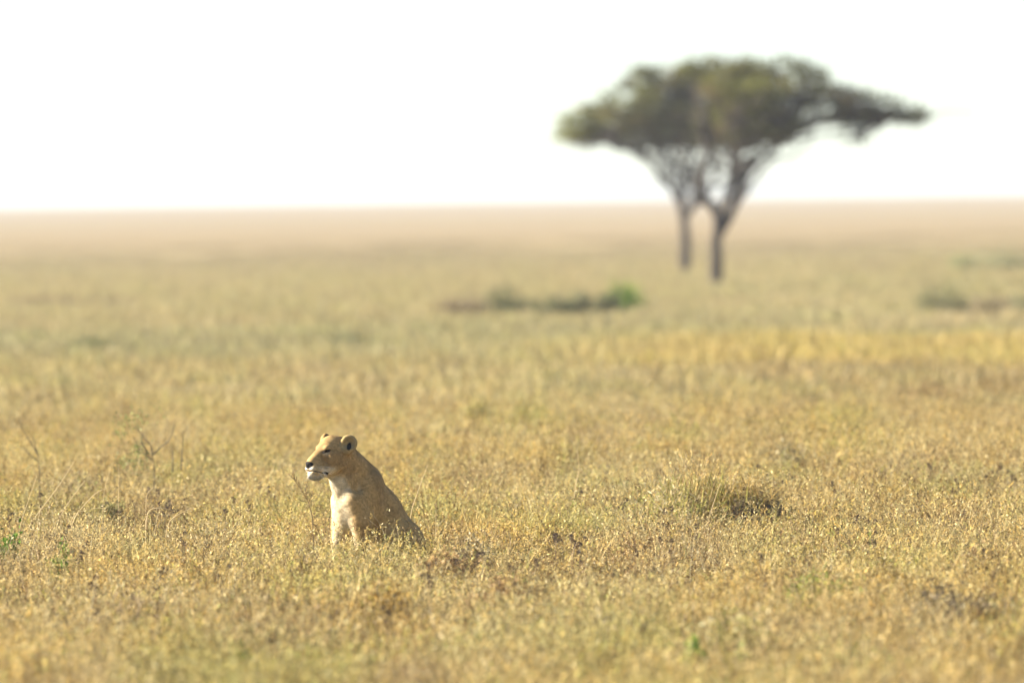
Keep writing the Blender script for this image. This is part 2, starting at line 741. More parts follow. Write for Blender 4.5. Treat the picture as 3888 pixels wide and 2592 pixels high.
def lion_dist(x, y):
    lx, ly = x - LION.x, y - LION.y
    u = -0.81 * lx - 0.59 * ly
    v = 0.59 * lx - 0.81 * ly
    return np.sqrt(((u + 0.11) / 0.46) ** 2 + (v / 0.23) ** 2)


def near_grass():
    x, y = grid(57, 150, 0.98, 3.5)
    keep = (np.hypot(x - LION.x, y - LION.y) > 1.2) & (np.hypot((x - 1.75), (y - 96.5)) > 1.35)
    x, y = x[keep], y[keep]
    n = len(x)
    kind = rng.integers(0, 8, n)
    h = 0.47 + 0.52 * fbm(x / 1.6, y / 3.5, 5) + rng.normal(0, 0.05, n)
    w = 1.0 + 0.15 * rng.random(n)
    # single tufts round the lioness and the mound
    X, Y = [x], [y]
    m = 1100
    a, r = rng.random(m) * 6.283, 1.75 * np.sqrt(rng.random(m))
    tx, ty = LION.x + r * np.cos(a), LION.y + r * np.sin(a)
    k = lion_dist(tx, ty) > 1
    a2, r2 = rng.random(m) * 6.283, 1.8 * np.sqrt(rng.random(m))
    ux, uy = 1.75 + r2 * np.cos(a2), 96.5 + r2 * np.sin(a2)
    k2 = (((ux - 1.98) / 0.30) ** 2 + ((uy - 96.1) / 0.40) ** 2 > 1) | (rng.random(m) < 0.65)
    k2 &= ~((np.abs(ux - 1.98) < 0.30) & (uy < 96.1) & (uy > 94.4) & (rng.random(m) < 0.6))
    tx = np.concatenate([tx[k], ux[k2]])
    ty = np.concatenate([ty[k], uy[k2]])
    tn = len(tx)
    th = 0.44 + 0.44 * rng.random(tn)
    th *= 1 + 1.0 * np.exp(-((tx - 1.45) / 0.38) ** 2 - ((ty - 96.4) / 0.8) ** 2)
    th *= 1 - 0.45 * np.exp(-((tx - 2.0) / 0.32) ** 2 - ((ty - 95.3) / 0.7) ** 2)
    # shorter where her forelegs show
    th *= 1 + 0.10 * np.exp(-((tx - LION.x + 0.2) / 0.30) ** 2 - ((ty - 88.3) / 0.9) ** 2)
    tw = 0.9 + 0.3 * rng.random(tn)
    x = np.concatenate([x, tx])
    y = np.concatenate([y, ty])
    h = np.concatenate([h, th])
    w = np.concatenate([w, tw])
    kind = np.concatenate([kind, rng.integers(12, 24, tn)])
    n = len(x)
    lean = np.concatenate([np.full(n - tn, 0.012), np.full(tn, 0.10)])
    rot = np.stack([rng.normal(0, 1, n) * lean, rng.normal(0, 1, n) * lean, rng.random(n) * 6.283], 1)
    P = np.stack([x, y, gz(x, y) + hump_top(x, y)], 1)
    return scatter('dry_grass', 'knee-high straw-coloured grass round the lioness', P, kind, rot, np.stack([w, w, h], 1))


def far_grass():
    x, y = grid(147, 1000, 3.4, 7.0)
    keep = rng.random(len(x)) > 0.9 * sstep(280, 800, y)
    x, y = x[keep], y[keep]
    n = len(x)
    kind = rng.integers(8, 12, n)
    h = np.clip(0.75 + 0.55 * fbm(x / 8, y / 18, 15) + rng.normal(0, .06, n), 0.5, 1.5)
    h = h * 0.92 * (1 - 0.9 * sstep(240, 900, y))
    w = 1.0 + 0.2 * rng.random(n)
    rot = np.stack([np.zeros(n), np.zeros(n), rng.random(n) * 6.283], 1)
    P = np.stack([x, y, gz(x, y)], 1)
    return scatter('plain_grass', 'pale dry grass of the plain beyond the lioness', P, kind, rot, np.stack([w, w, h], 1))


near_grass()
far_grass()


# ------------------------------------------------------------------ acacia trees
def tree_tubes(b, segs):
    for pts, r0, r1 in segs:
        b.tube(pts, r0, r1, (1, 1, 1), 7)


def wobble(p0, p1, n, amp):
    p0 = np.asarray(p0, float)
    p1 = np.asarray(p1, float)
    L = np.linalg.norm(p1 - p0)
    out = []
    for i in range(n + 1):
        t = i / n
        p = p0 + (p1 - p0) * t
        if 0 < i < n:
            p = p + rng.normal(0, amp * L, 3)
        out.append(p)
    return out


def acacia(name, label, base_px, trunk_px, limbs_px, pads_px):
    """all points are (photograph pixels of the 2352-wide view, metres nearer or farther than the trunk)"""
    k = 3888 / 2352.0
    r = at(base_px[0] * k, base_px[1] * k, 1.0) - Vector((0, 0, CAM_H))
    d = CAM_H / -r.z
    base = at(base_px[0] * k, base_px[1] * k, d)

    def P(px, py, dy=0.0):
        q = at(px * k, py * k, d)
        return np.array([q.x - base.x, q.y - base.y + dy, q.z])
    root = empty(name, base)
    tag(root, label, 'tree', 'flat-topped acacias on the plain')
    tb = Blades()
    fork = P(*trunk_px[-1])
    pts = [np.array([0, 0, -0.2]), np.array([0, 0, 0.35])] + [P(*q) for q in trunk_px]
    tb.tube(pts, 0.25, 0.17, (1, 1, 1), 9)
    obj('trunk', tb.mesh('trunk', M_BARK, smooth=True), root)
    ends = []
    fine = []
    for lp in limbs_px:
        lb = Blades()
        q = [P(*c) for c in lp]
        lr = (0.15, 0.13, 0.11, 0.09, 0.065, 0.08, 0.08)[len(ends)]
        lb.tube(q, lr, lr * .5 + .015, (1, 1, 1), 6)
        obj('limb', lb.mesh('limb', M_BARK, smooth=True), root)
        ends.append(q[-1])
        for j in range(6):                       # side branches fanning up into the crown
            i0 = random.randint(1, len(q) - 2)
            tipb = q[-1] + np.array([random.gauss(0, 1.0), random.gauss(0, 1.0), random.uniform(-.2, .5)])
            fine.append((wobble(q[i0], tipb, 5, 0.05), .05, .02))
    # twigs from limb ends to the pads, and the leaves
    tw = Blades()
    for pts_, ra, rb in fine:
        tw.tube(pts_, ra, rb, (1, 1, 1), 4)
    lf_p, lf_c = [], []
    for (px, py, rx, ry, dy, dens, lit_share) in pads_px:
        c = P(px, py, dy)
        s = d / FPX * k
        R = np.array([rx * s, rx * s * 0.85, ry * s])
        e = min(ends, key=lambda q: np.linalg.norm((q - c) * np.array([1, 0.5, 1])))
        for j in range(11):
            o = c + rng.normal(0, 0.4, 3) * R
            o[2] = c[2] + rng.uniform(-0.7, 0.1) * R[2]
            tw.tube(wobble(e, o, 4, 0.07), 0.055, 0.02, (1, 1, 1), 4)
        rx, ry = rx * 1.12, ry * 1.2
        R = np.array([rx * s, rx * s * 0.85, ry * s])
        n = int(dens * 2300 * (R[0] * R[1]) ** 0.5 * max(R[2], 0.35))
        n = int(n * 0.72)
        nc = max(14, n // 60)
        cc = rng.normal(0, 1, (nc, 3))
        cc = cc / np.linalg.norm(cc, axis=1)[:, None] * (rng.random((nc, 1)) ** 0.45)
        cc[:, 2] = np.where(cc[:, 2] < 0, cc[:, 2] * 0.75, cc[:, 2])
        w = rng.integers(0, nc, n)
        q = c + cc[w] * R + rng.normal(0, 1, (n, 3)) * np.array([0.22, 0.22, 0.10])
        lf_p.append(q)
        green = np.array([0.125, 0.125, 0.040])
        leaf_lit = np.array([0.26, 0.27, 0.045])
        olv = np.array([0.15, 0.115, 0.055])
        cs = rng.random((nc, 1))
        base_c = np.where(cs < 0.25, olv, green) * (0.6 + 0.8 * rng.random((nc, 1)))
        base_c = base_c * (1 - lit_share) + leaf_lit * lit_share  # sunlight on the crown put into the leaf colour
        lf_c.append(base_c[w] * (0.8 + 0.4 * rng.random((n, 1))))
    q = np.concatenate(lf_p)
    cl = np.concatenate(lf_c)
    n = len(q)
    a = rng.normal(0, 1, (n, 3))
    a[:, 2] *= 0.5
    a /= np.linalg.norm(a, axis=1)[:, None]
    b2 = np.cross(a, rng.normal(0, 1, (n, 3)))
    b2 /= np.linalg.norm(b2, axis=1)[:, None] + 1e-9
    l = (0.05 + 0.06 * rng.random((n, 1)))
    V = np.stack([q - a * l, q + b2 * l * 0.55, q + a * l, q - b2 * l * 0.55], 1).reshape(-1, 3)
    F = np.arange(n * 4).reshape(-1, 4)
    obj('twigs', tw.mesh('twigs', M_BARK, smooth=True), root)
    obj('crown', mesh_np('crown', V, F4=F, mat=M_LEAF, attrs={'col': ('FLOAT_COLOR', rgba(np.repeat(cl, 4, 0)))}), root)
    return root


# pads: x, y, half width, half height (pixels), metres behind (+) the trunk, leaf density, share of sunlit tint painted into the leaves
acacia('acacia_tree', 'acacia farther back, its trunk at the left and leaves of its left tip coloured as sunlit',
       (1573, 633),
       [(1574, 560), (1573, 520), (1568, 492)],
       [[(1568, 492), (1556, 455), (1535, 425), (1510, 400), (1495, 372), (1470, 345)],
        [(1568, 492), (1567, 450), (1568, 415), (1580, 385), (1590, 350)],
        [(1570, 500), (1592, 470), (1606, 440), (1590, 405), (1560, 372), (1545, 340)],
        [(1535, 425), (1537, 395), (1530, 365), (1520, 335)],
        [(1567, 450), (1552, 420), (1556, 388), (1566, 352)],
        [(1572, 505), (1600, 470), (1625, 458), (1640, 430), (1650, 390), (1640, 340)],
        [(1495, 372), (1450, 345), (1400, 325)]],
       [(1322, 292, 46, 34, 0, 1.0, 0.75), (1590, 182, 56, 40, 0, 0.9, 0.05), (1640, 225, 70, 55, 0, 0.9, 0.05), (1375, 275, 60, 38, 0, 1.0, 0.35), (1440, 255, 75, 48, -2, 1, 0.15),
        (1420, 300, 80, 28, 2, 0.9, 0.1), (1510, 200, 70, 46, 0, 1, 0.08), (1505, 275, 80, 52, -1, 1, 0.12),
        (1570, 230, 70, 60, 1, 1, 0.05), (1580, 300, 80, 40, -1, 1, 0.03), (1480, 170, 34, 20, 1, 0.8, 0.1),
        (1530, 328, 66, 18, 2, 0.5, 0.0), (1610, 318, 60, 20, 3, 0.45, 0.0), (1455, 325, 50, 18, 0, 0.6, 0.05), (1330, 322, 40, 10, 1, 0.35, 0.1), (1620, 270, 60, 55, 4, 1, 0.02)])
acacia('acacia_tree', 'nearer acacia, its trunk at the right and crown trailing out to the right',
       (1645, 668),
       [(1645, 600), (1644, 555), (1648, 530)],
       [[(1648, 535), (1646, 500), (1640, 470), (1615, 462), (1608, 440), (1615, 395), (1628, 350)],
        [(1648, 530), (1668, 500), (1684, 470), (1694, 430), (1706, 395), (1730, 355)],
        [(1648, 535), (1655, 490), (1668, 440), (1680, 400), (1680, 345)],
        [(1652, 545), (1680, 500), (1698, 445), (1722, 395), (1755, 355), (1790, 320)],
        [(1706, 395), (1748, 360), (1810, 320), (1880, 275), (1960, 262), (2040, 262)],
        [(1694, 430), (1690, 390), (1700, 345)]],
       [(1635, 160, 60, 26, 1, 1, 0.12), (1690, 185, 70, 44, 0, 1, 0.15), (1760, 165, 70, 26, 2, 0.9, 0.03),
        (1840, 165, 52, 24, 0, 0.9, 0.0), (1700, 240, 70, 50, -2, 1, 0.22), (1650, 290, 70, 44, 1, 1, 0.0),
        (1745, 225, 60, 40, -2, 1, 0.3), (1740, 295, 70, 38, 0, 1, 0.0), (1800, 290, 46, 26, 1, 0.8, 0.0),
        (1790, 215, 40, 32, 1, 0.9, 0.1), (1880, 190, 36, 28, 1, 0.6, 0.0), (1905, 225, 56, 27, 0, 1, 0.0),
        (1965, 234, 56, 28, 0, 1, 0.0), (2025, 250, 52, 24, 0, 1, 0.0), (2085, 268, 48, 15, 0, 1.0, 0.0), (1700, 312, 90, 20, -2, 0.5, 0.0), (1790, 298, 60, 18, -2, 0.6, 0.0),
        (1885, 268, 44, 16, 0, 0.7, 0.0), (1940, 272, 50, 20, 0, 0.8, 0.0), (1965, 312, 32, 26, 0, 0.22, 0.0),
        (1690, 322, 60, 16, 2, 0.4, 0.0), (1720, 215, 80, 50, 5, 0.8, 0.0), (1690, 200, 80, 45, -5, 0.35, 0.1)])


# ------------------------------------------------------------------ shrubs on the plain
random.seed(77)
rng = np.random.default_rng(78)


def shrub(name, label, px, py, d, w, h, col, cat='shrub', group=None, n=1500, leaf=0.05, stems=9):
    if d is None:
        d = ground_depth(px * 3888 / 2352.0, py * 3888 / 2352.0)
    base = at(px * 3888 / 2352.0, py * 3888 / 2352.0, d)
    base.z = float(gz([base.x], [base.y])[0])
    root = empty(name, base)
    tag(root, label, cat, group)
    sb = Blades()
    tips = []
    for i in range(stems):
        a = random.uniform(0, 6.283)
        r = w * 0.5 * math.sqrt(random.random())
        e = np.array([r * math.cos(a), r * math.sin(a), h * random.uniform(0.55, 1.0) * (1 - 0.35 * (2 * r / w) ** 2)])
        sb.tube(wobble((e[0] * .15, e[1] * .15, -0.03), e, 4, 0.06), 0.018 * h + 0.003, 0.003, (0.10, 0.08, 0.055), 4)
        tips.append(e)
    obj('stems', sb.mesh('stems', M_PLANT, 'col'), root)
    tips = np.array(tips)
    wi = rng.integers(0, stems, n)
    t = rng.random((n, 1)) ** 0.6
    q = tips[wi] * t + rng.normal(0, 1, (n, 3)) * np.array([w * 0.09, w * 0.09, h * 0.08])
    q[:, 2] = np.abs(q[:, 2])
    a = unit_rows(rng.normal(0, 1, (n, 3)) + np.array([0, 0, .6]))
    b2 = unit_rows(np.cross(a, rng.normal(0, 1, (n, 3))))
    l = leaf * (0.6 + 0.8 * rng.random((n, 1)))
    V = np.stack([q, q + a * l * .5 + b2 * l * .28, q + a * l, q + a * l * .5 - b2 * l * .28], 1).reshape(-1, 3)
    cst = np.asarray(col) * (0.65 + 0.7 * rng.random((stems, 1)))
    cl = cst[wi] * (0.75 + 0.5 * rng.random((n, 1)))
    obj('leaves', mesh_np('leaves', V, F4=np.arange(n * 4).reshape(-1, 4), mat=M_PLANT,
                          attrs={'col': ('FLOAT_COLOR', rgba(np.repeat(cl, 4, 0)))}), root)
    return root


def unit_rows(a):
    return a / (np.linalg.norm(a, axis=1)[:, None] + 1e-9)


GRP = 'low shrubs on the plain before the acacias'
DK = (0.16, 0.17, 0.08)
GR = (0.21, 0.33, 0.04)
OL = (0.25, 0.24, 0.12)
BR = (0.29, 0.225, 0.13)
for (px, py, d, w, h, c, lb) in (
        (1435, 712, 292, 0.95, 1.15, GR, 'bright green round shrub just left of the acacia trunks'),
        (1150, 735, 282, 1.5, 0.95, DK, 'dark green shrub at the left of the row before the acacias'),
        (1060, 735, 280, 1.5, 0.80, BR, 'brownish low shrub, leftmost of the row before the acacias'),
        (1265, 735, 283, 1.1, 0.80, DK, 'small dark shrub in the middle of the row before the acacias'),
        (1320, 733, 284, 1.0, 0.90, OL, 'olive shrub right of the middle of the row before the acacias'),
        (1378, 732, 285, 1.2, 1.0, DK, 'dark shrub close beside the bright green one'),
        (2165, 745, 270, 1.5, 1.05, (0.27, 0.26, 0.13), 'taller dark shrub standing alone at the right of the plain'),
        (2280, 748, 268, 1.3, 0.8, (0.32, 0.26, 0.15), 'brown low shrub near the right edge before the yellow grass'),
        (2335, 745, 272, 1.3, 0.75, (0.32, 0.31, 0.16), 'olive low shrub at the very right edge of the plain'),
        (1270, 782, 245, 0.9, 0.35, (0.13, 0.19, 0.05), 'low green shrub at the left end of the yellow grass'),
        (1500, 770, 252, 0.9, 0.32, (0.13, 0.17, 0.05), 'low green shrub at the far rim of the yellow grass'),
        (2310, 650, 440, 3.6, 1.0, (0.36, 0.35, 0.19), 'wide greyish thicket far off at the right edge'),
        (2210, 650, 450, 1.4, 0.9, (0.34, 0.35, 0.16), 'small upright bush far off, left of the greyish thicket'),
        (160, 705, 330, 4.5, 0.42, BR, 'wide brown low scrub far off at the left'),
        (790, 800, 232, 1.1, 0.35, OL, 'low olive shrub alone on the plain behind the lioness'),
        (220, 810, 226, 1.6, 0.36, (0.17, 0.17, 0.07), 'low greenish scrub on the plain at the left')):
    shrub('plain_shrub', lb, px, py, d, w, h, c, group=GRP, n=int(600 + 800 * w), leaf=0.075, stems=16)

# ------------------------------------------------------------------ dark earth hump added for the shaded hollow by the tussock
def shade_hump():
    n, m = 40, 18
    V = []
    for j in range(m + 1):
        t = j / m
        for i in range(n):
            a = 2 * math.pi * i / n
            r = 1.02 - t
            rx, ry = 0.48, 0.42
            x = math.cos(a) * rx * r
            y = math.sin(a) * ry * r
            z = 0.35 * (1 - r ** 2.4) - 0.05
            k = fbm(np.array([x * 13 + 40]), np.array([y * 11 + z * 14 + 30]), 8, 4)[0] - 0.5
            V.append((x * (1 + 0.5 * k), y * (1 + 0.5 * k), z * (1 + 0.5 * k)))
    F = [(j * n + i, j * n + (i + 1) % n, (j + 1) * n + (i + 1) % n, (j + 1) * n + i) for j in range(m) for i in range(n)]
    me = mesh_np('shade_hump', np.array(V), F4=np.array(F), mat=M_EARTH, smooth=True)
    o = obj('shade_hump', me, loc=(1.98, 96.2, float(gz([1.98], [96.2])[0])))
    tag(o, 'dark earth hump standing in for the shaded hollow beside the tall tussock', 'mound')


shade_hump()


# ------------------------------------------------------------------ lioness
# X forward, Y to her left, Z up; metres, origin on the ground under her
def sd_caps(p, a, b, ra, rb):
    a = np.asarray(a, float)
    b = np.asarray(b, float)
    ab = b - a
    t = np.clip(((p - a) @ ab) / (ab @ ab), 0, 1)
    return np.linalg.norm(p - a - t[:, None] * ab, axis=1) - (ra + (rb - ra) * t)


def sd_ell(p, c, r, R=None):
    q = p - np.asarray(c, float)
    if R is not None:
        q = q @ R
    r = np.asarray(r, float)
    k0 = np.linalg.norm(q / r, axis=1)
    k1 = np.linalg.norm(q / (r * r), axis=1)
    return k0 * (k0 - 1.0) / np.maximum(k1, 1e-6)


def smin(a, b, k):
    h = np.clip(0.5 + 0.5 * (b - a) / k, 0, 1)
    return b + (a - b) * h - k * h * (1 - h)


def smax(a, b, k):
    return -smin(-a, -b, k)


def rot_y(a):
    c, s = math.cos(a), math.sin(a)
    return np.array([[c, 0, s], [0, 1, 0], [-s, 0, c]])


def ear_frame(s):
    ax = unit((0.50, 0.80 * s, 0.12))              # the way the cup opens
    up = unit(np.array([-0.15, 0.25 * s, 1.0]) - ax * np.dot(ax, (-0.15, 0.25 * s, 1.0)))
    return np.stack([ax, up, np.cross(ax, up)], 1)


EAR_C = {1: (0.262, 0.122, 1.036), -1: (0.312, -0.132, 1.046)}


HO = np.array([0, 0, .018])                        # the head is carried a little higher than it was laid out


def lion_sdf(p):
    d = sd_caps(p, (0.005, 0, .685), (-.095, 0, .515), .137, .172)                # back
    d = smin(d, sd_caps(p, (-.095, 0, .515), (-.290, 0, .25), .172, .192), .06)
    d = smin(d, sd_ell(p, (.095, 0, .585), (.175, .135, .235)), .07)          # rib cage and brisket
    d = smin(d, sd_caps(p, (.035, 0, .765), (.245, 0, .966), .128, .106), .07)  # neck
    d = smin(d, sd_caps(p, (.190, 0, .62), (.285, 0, .86), .112, .092), .06)   # throat
    d = smin(d, sd_ell(p, (.165, 0, .50), (.135, .125, .17)), .06)
    for s in (1, -1):
        px = .12 if s > 0 else .205
        fx = .03 if s > 0 else .045
        d = smin(d, sd_ell(p, (.055, s * .115, .615), (.105, .058, .19), rot_y(-0.25)), .045)   # shoulder blade
        d = smin(d, sd_caps(p, (.185 + fx * (.95 if s > 0 else .3), s * .108, .60), (.115 + fx, s * .122, .42), .062, .074), .07)  # upper arm
        d = smin(d, sd_caps(p, (.130 + fx, s * .120, .44), (px + .02, s * .125, .12), .076, .047), .035)
        d = smin(d, sd_caps(p, (px + .02, s * .125, .13), (px + .03, s * .13, .05), .048, .046), .03)
        d = smin(d, sd_ell(p, (px + .07, s * .13, .035), (.085, .055, .040)), .03)              # fore paw
        d = smin(d, sd_ell(p, (-.232, s * .160, .225), (.198, .085, .212)), .05)    # thigh
        d = smin(d, sd_caps(p, (-.26, s * .175, .07), (.0, s * .19, .045), .062, .045), .03)
        d = smin(d, sd_ell(p, (.03, s * .19, .035), (.09, .05, .038)), .03)                     # hind paw
    tail = [(-.39, 0, .07), (-.43, -.10, .035), (-.42, -.24, .03), (-.28, -.30, .028), (-.08, -.31, .028)]
    for i in range(4):
        d = smin(d, sd_caps(p, tail[i], tail[i + 1], .040 - .005 * i, .035 - .005 * i), .03)
    d = smin(d, sd_ell(p, (-.05, -.315, .03), (.06, .032, .03)), .02)
    for s in (1, -1):
        d = smax(d, -sd_caps(p, (-.085, s * .180, .72), (-.065, s * .210, .42), .044, .040), .05)   # hollow behind the shoulder
        d = smax(d, -sd_caps(p, (-.03, s * .245, .34), (-.06, s * .245, .18), .030, .030), .04)     # before the thigh
        d = smax(d, -sd_caps(p, (.14, s * .165, .78), (.19, s * .140, .70), .024, .016), .05)      # neck meets shoulder
    # head
    body = d
    p_ = p
    p = p - HO
    h = sd_ell(p, (.315, 0, .985), (.125, .108, .107))
    h = smin(h, sd_ell(p, (.345, 0, 1.03), (.095, .070, .062)), .04)          # forehead
    for s in (1, -1):
        h = smin(h, sd_ell(p, (.355, s * .070, .925), (.080, .052, .070)), .04)       # cheek bone
        h = smin(h, sd_caps(p, (.325, s * .062, .865), (.455, s * .030, .815), .058, .040), .035)   # jaw
        h = smin(h, sd_ell(p, (.412, s * .058, 1.003), (.040, .026, .024)), .022)      # brow
    h = smin(h, sd_caps(p, (.405, 0, .985), (.534, 0, .892), .058, .041), .03)         # nose bridge
    h = smin(h, sd_ell(p, (.482, 0, .868), (.088, .060, .058)), .025)                  # muzzle
    for s in (1, -1):
        h = smin(h, sd_ell(p, (.510, s * .032, .845), (.060, .040, .043)), .012)       # whisker pad
        h = smax(h, -sd_ell(p, (.446, s * .076, .976), (.024, .014, .013)), .012)      # eye socket
        h = smax(h, -sd_caps(p, (.465, s * .060, .955), (.495, s * .062, .915), .006, .004), .02)  # below the eye
    chin = smin(sd_ell(p, (.521, 0, .799), (.046, .040, .033)), sd_caps(p, (.36, 0, .835), (.49, 0, .80), .06, .034), .03)
    # mouth: a narrow slot between the pads and the chin
    slot = sd_ell(p, (.520, 0, .820), (.055, .09, .0022), rot_y(-0.20))
    h = smax(smin(h, chin, .010), -slot, .008)
    h = smin(h, sd_ell(p, (.564, 0, .880), (.021, .034, .023)), .010)                  # nose leather
    h = smax(h, -sd_caps(p, (.594, 0, .870), (.578, 0, .83), .004, .004), .006)
    for s in (1, -1):
        h = smax(h, -sd_ell(p, (.580, s * .022, .872), (.012, .009, .006)), .006)      # nostril
        R = ear_frame(s)
        q = (p - np.array(EAR_C[s])) @ R
        cup = sd_ell(q, (0, 0, 0), (.036, .068, .066))
        cup = smax(cup, -sd_ell(q, (.034, -.006, 0), (.038, .054, .050)), .014)
        h = smin(h, cup, .012)
        h = smin(h, sd_caps(p, np.array(EAR_C[s]) - R[:, 1] * .06, (.30, s * .08, .96), .034, .04), .03)
    p = p_
    d = smin(body, h, .045)
    n = (np.sin(p[:, 0] * 41 + 3 * np.sin(p[:, 2] * 23)) * np.sin(p[:, 1] * 37 + 1) * np.sin(p[:, 2] * 33 + 2))
    return d + n * 0.0018


def surface_net(f, lo, hi, step):
    """mesh of the zero level of f: coarse pass to find the shell, fine pass in it, one vertex per crossed cell"""
    lo = np.array(lo, float)
    dim = np.ceil((np.array(hi) - lo) / (step * 4)).astype(int) * 4 + 1
    cd = (dim - 1) // 4 + 1
    ax = [lo[i] + np.arange(cd[i]) * step * 4 for i in range(3)]
    C = np.stack(np.meshgrid(*ax, indexing='ij'), -1).reshape(-1, 3)
    cv = f(C).reshape(cd)
    near = np.abs(cv) < step * 4 * 1.9
    D = np.repeat(np.repeat(np.repeat(cv, 4, 0), 4, 1), 4, 2)[:dim[0], :dim[1], :dim[2]].copy()
    nf = near.copy()
    for a in range(3):
        nf = nf | np.roll(near, 1, a) | np.roll(near, -1, a)
    K = np.repeat(np.repeat(np.repeat(nf, 4, 0), 4, 1), 4, 2)[:dim[0], :dim[1], :dim[2]]
    idx = np.argwhere(K)
    out = np.empty(len(idx))
    for i in range(0, len(idx), 200000):
        out[i:i + 200000] = f(lo + idx[i:i + 200000] * step)
    D[tuple(idx.T)] = out
    neg = D < 0
    c = np.zeros(np.array(D.shape) - 1, int)
    for i in (0, 1):
        for j in (0, 1):
            for k in (0, 1):
                c += neg[i:dim[0] - 1 + i, j:dim[1] - 1 + j, k:dim[2] - 1 + k]
    cells = np.argwhere((c > 0) & (c < 8))
    vid = -np.ones(c.shape, int)
    vid[tuple(cells.T)] = np.arange(len(cells))
    acc = np.zeros((len(cells), 3))
    cnt = np.zeros((len(cells), 1))
    cor = [(i, j, k) for i in (0, 1) for j in (0, 1) for k in (0, 1)]
    for a in cor:
        for ax_ in range(3):
            if a[ax_]:
                continue
            b = list(a)
            b[ax_] = 1
            va = D[tuple((cells + a).T)]
            vb = D[tuple((cells + b).T)]
            x = (va < 0) != (vb < 0)
            t = np.where(x, va / np.where(np.abs(va - vb) < 1e-12, 1, va - vb), 0)
            pt = cells + np.array(a) + t[:, None] * (np.array(b) - np.array(a))
            acc += np.where(x[:, None], pt, 0)
            cnt += x[:, None]
    V = lo + (acc / np.maximum(cnt, 1)) * step
    F = []
    for ax_ in range(3):
        u, w = [(1, 2), (2, 0), (0, 1)][ax_]
        sl0 = [slice(None)] * 3
        sl1 = [slice(None)] * 3
        sl0[ax_] = slice(0, -1)
        sl1[ax_] = slice(1, None)
        e = np.argwhere(neg[tuple(sl0)] != neg[tuple(sl1)])
        e = e[(e[:, u] > 0) & (e[:, w] > 0) & (e[:, u] < D.shape[u] - 1) & (e[:, w] < D.shape[w] - 1)]
        eu = np.zeros(3, int)
        eu[u] = 1
        ew = np.zeros(3, int)
        ew[w] = 1
        q = np.stack([vid[tuple((e - eu - ew).T)], vid[tuple((e - ew).T)], vid[tuple(e.T)], vid[tuple((e - eu).T)]], 1)
        flip = ~neg[tuple(e.T)]
        q[flip] = q[flip][:, ::-1]
        F.append(q)
    F = np.concatenate(F)
    return V, F[(F >= 0).all(1)]


